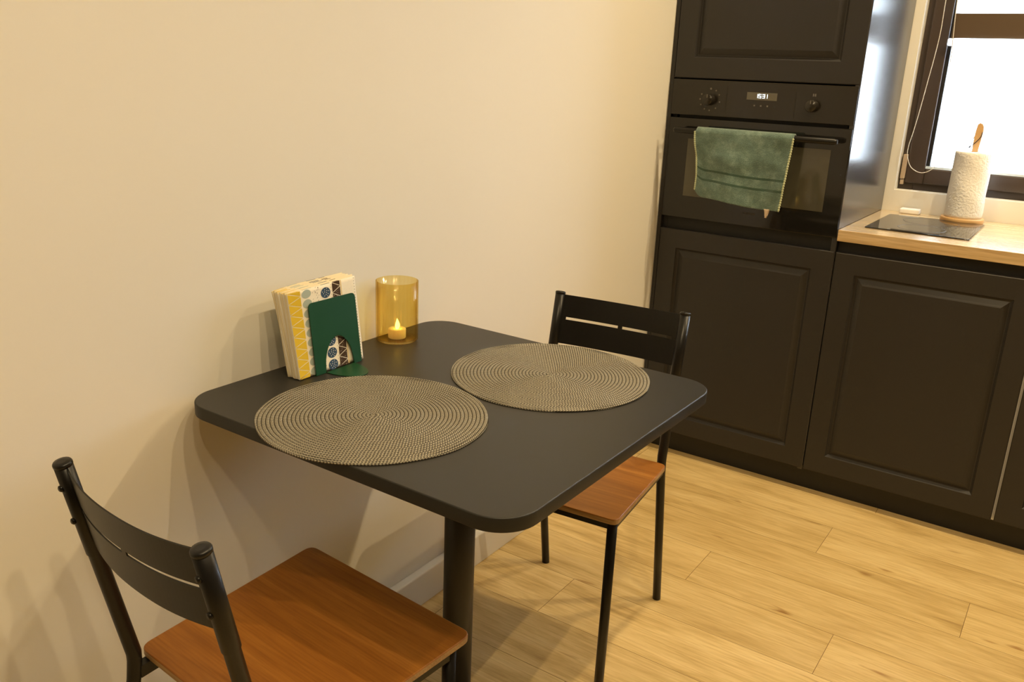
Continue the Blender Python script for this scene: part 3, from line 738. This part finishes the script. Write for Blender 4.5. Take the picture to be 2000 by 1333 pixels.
# ------------------------------------------------------------------ chairs
sw, sd, szb, rs, ry, rl, zt, zb, fs, fy, swf, rf, szf = .3729, .3572, .4364, .3327, -.0194, .0704, .7945, .4458, .3636, .3258, .4054, -.0957, .4547
def up(z): return ry-rl*(z-zb)/(zt-zb)
def make_chair(label):
    c = thing('dining_chair', label, 'chair', (0, 0, 0), 0, 'chairs around the table')
    # seat: slightly trapezoid rounded board that rises to the front
    bm = NB(); out = []
    r = .020
    cor = [(swf/2, sd), (-swf/2, sd), (-sw/2, 0), (sw/2, 0)]
    for i in range(4):
        p, a, b_ = Vector(cor[i]), Vector(cor[i-1]), Vector(cor[(i+1) % 4])
        da, db = (a-p).normalized(), (b_-p).normalized()
        for k in range(7):
            t = k/6; q = (p+da*r)*(1-t)**2+p*2*t*(1-t)+(p+db*r)*t*t; out.append((q.x, q.y))
    slab(bm, out, -.013, 0, .002, 1, 0)
    for v in bm.verts: v.co.z += szb+(szf-szb)*v.co.y/sd
    for f in bm.faces:
        if f.normal.z > .9 or all(v.co.z > szb+(szf-szb)*v.co.y/sd-.003 for v in f.verts): f.material_index = 0
    obj('seat', bm, [M_seat, M_seatedge], c)
    for s in (-1, 1):
        bm = NB(); x = s*rs/2
        pts = [(x, rf, .0), (x, rf+(ry-rf)*.45, .2), (x, ry-.004, .40), (x, ry, .432), (x, ry, .446), (x, up(.47), .47), (x, up(.640), .640), (x, up(.643), .643), (x, up(.70), .70), (x, up(zt-.004), zt-.004)]
        rad = [.0105, .0105, .0108, .0112, .0115, .0115, .0112, .0127, .0127, .0127]
        tube(bm, pts, rad, 20)
        lg = obj('leg', bm, M_metal, c)
        bm = NB(); q = Vector((x, up(zt), zt)); ax = (Vector((x, up(zt), zt))-Vector((x, up(.7), .7))).normalized()
        tube(bm, [q-ax*.005, q-ax*.001, q+ax*.0012, q+ax*.0022], [.0132, .0132, .0118, .006], 20); obj('end_cap', bm, M_metal, lg)
        for z in (.757, .702):
            bm = NB(); y = up(z); tube(bm, [(x, y-.0105, z), (x, y-.0150, z-.001), (x, y-.0165, z-.0012)], [.0050, .0048, .0028], 12); obj('bolt', bm, M_metal, lg)
        bm = NB(); x = s*(fs/2)
        tube(bm, [(x, fy+.004, 0), (x, fy, .2), (x, fy, szf-.017)], [.0105, .0108, .0110], 20); obj('leg', bm, M_metal, c)
    def bar(bm, p, q, wv, hv):
        p, q = Vector(p), Vector(q); d = (q-p).normalized(); s_ = Vector((-d.y, d.x, 0)).normalized()*wv/2; u_ = d.cross(s_).normalized()*hv/2
        A = [bm.verts.new(p+a*s_+b_*u_) for a, b_ in ((-1, -1), (1, -1), (1, 1), (-1, 1))]; B = [bm.verts.new(q+a*s_+b_*u_) for a, b_ in ((-1, -1), (1, -1), (1, 1), (-1, 1))]
        bm.faces.new(list(reversed(A))); bm.faces.new(B)
        for k in range(4): bm.faces.new((A[k], A[(k+1) % 4], B[(k+1) % 4], B[k]))
    bm = NB(); zz_ = lambda y: szb+(szf-szb)*y/sd-.0145-.011
    for s in (-1, 1): bar(bm, (s*rs/2, ry+.004, zz_(ry)), (s*fs/2, fy, zz_(fy)), .016, .021)
    bar(bm, (-fs/2, fy, zz_(fy)), (fs/2, fy, zz_(fy)), .016, .021); bar(bm, (-rs/2+.005, .035, zz_(.035)), (rs/2-.005, .035, zz_(.035)), .016, .021)
    obj('seat_frame', bm, M_metal, c)
    # backrest: bent sheet with two long slots
    bm = NB(); nx = 40
    z0, z1, za, zc = .666, .7895, .7275, .7340
    us = sorted(set([-1+2*i/nx for i in range(nx+1)]+[-.88, -.035, .035, .88])); zs = [z0, z0+.03, za, zc, zc+.03, z1]
    ed = rs/2-.004
    def bp_(u, z): b_ = .023*(1-abs(u)**2.2); return (u*ed, up(z)-.98*b_+.002, z-.20*b_)
    for i in range(len(us)-1):
        for j in range(len(zs)-1):
            um = (us[i]+us[i+1])/2
            if j == 2 and (.035 < abs(um) < .88): continue
            f = bm.faces.new([bm.verts.new(bp_(u, z)) for u, z in ((us[i], zs[j]), (us[i+1], zs[j]), (us[i+1], zs[j+1]), (us[i], zs[j+1]))])
    bmesh.ops.remove_doubles(bm, verts=bm.verts, dist=1e-6)
    o = obj('backrest', bm, M_metal, c); md = o.modifiers.new('t', 'SOLIDIFY'); md.thickness = .0022; md.offset = 0
    return c
ch = make_chair('black metal chair with brown wooden seat in the lower left, nearest the viewer')
def dup(root, label, loc, rotz):
    r_ = root.copy(); COL.objects.link(r_); r_.location = loc; r_.rotation_euler = (0, 0, rotz); r_['label'] = label
    for a in list(root.children):
        c_ = a.copy(); COL.objects.link(c_); c_.parent = r_
        for g in a.children: d_ = g.copy(); COL.objects.link(d_); d_.parent = c_
    return r_
ch.location = (.3222, -.2118, 0); ch.rotation_euler = (0, 0, -.0744)
dup(ch, 'black metal chair with brown wooden seat on the far side of the table', (.3322, .9444, 0), math.pi+.0892)

# ------------------------------------------------------------------ lamps
def lamp_head(x, y, z, watts, label, aim=None):
    t = thing('ceiling_spot', label, 'ceiling lamp', (x, y, H), 0, 'ceiling spots')
    bm = NB(); lathe(bm, [(0, -.0005), (.04, -.0005), (.04, -.02), (.012, -.022), (.012, z-H+.035), (0, z-H+.035)], 0, 0, 32); obj('mount', bm, M_white, t)
    bm = NB(); zz = z-H; lathe(bm, [(0, zz+.035), (.030, zz+.035), (.036, zz+.02), (.036, zz+.012), (.033, zz+.012), (.028, zz+.030), (0, zz+.031)], 0, 0, 32); obj('shade', bm, M_white, t)
    bm = NB(); bmesh.ops.create_uvsphere(bm, u_segments=16, v_segments=10, radius=.010, matrix=Matrix.Translation((0, 0, zz+.020)))
    obj('bulb', bm, mat('bulb_glow', (1, 1, 1), .5, emis=WARM, es=25), t)
    ld = bpy.data.lights.new('spot_lamp', 'SPOT'); ld.energy = watts; ld.spot_size = math.radians(164); ld.spot_blend = 1.0; ld.color = WARM; ld.shadow_soft_size = .022
    lo = bpy.data.objects.new('lamp_light', ld); COL.objects.link(lo); lo.location = (0, 0, zz-.015); lo.parent = t
for i, (x, y, z, wt) in enumerate(LIGHTS):
    names = ['white ceiling spot nearest the dining table', 'white ceiling spot second from the table', 'white ceiling spot above the near chair', 'white ceiling spot furthest back in the room', 'white kitchen ceiling spot nearest the left wall', 'white kitchen ceiling spot in the middle of its row', 'white kitchen ceiling spot furthest right in its row']
    lamp_head(x, y, z, wt, names[i])
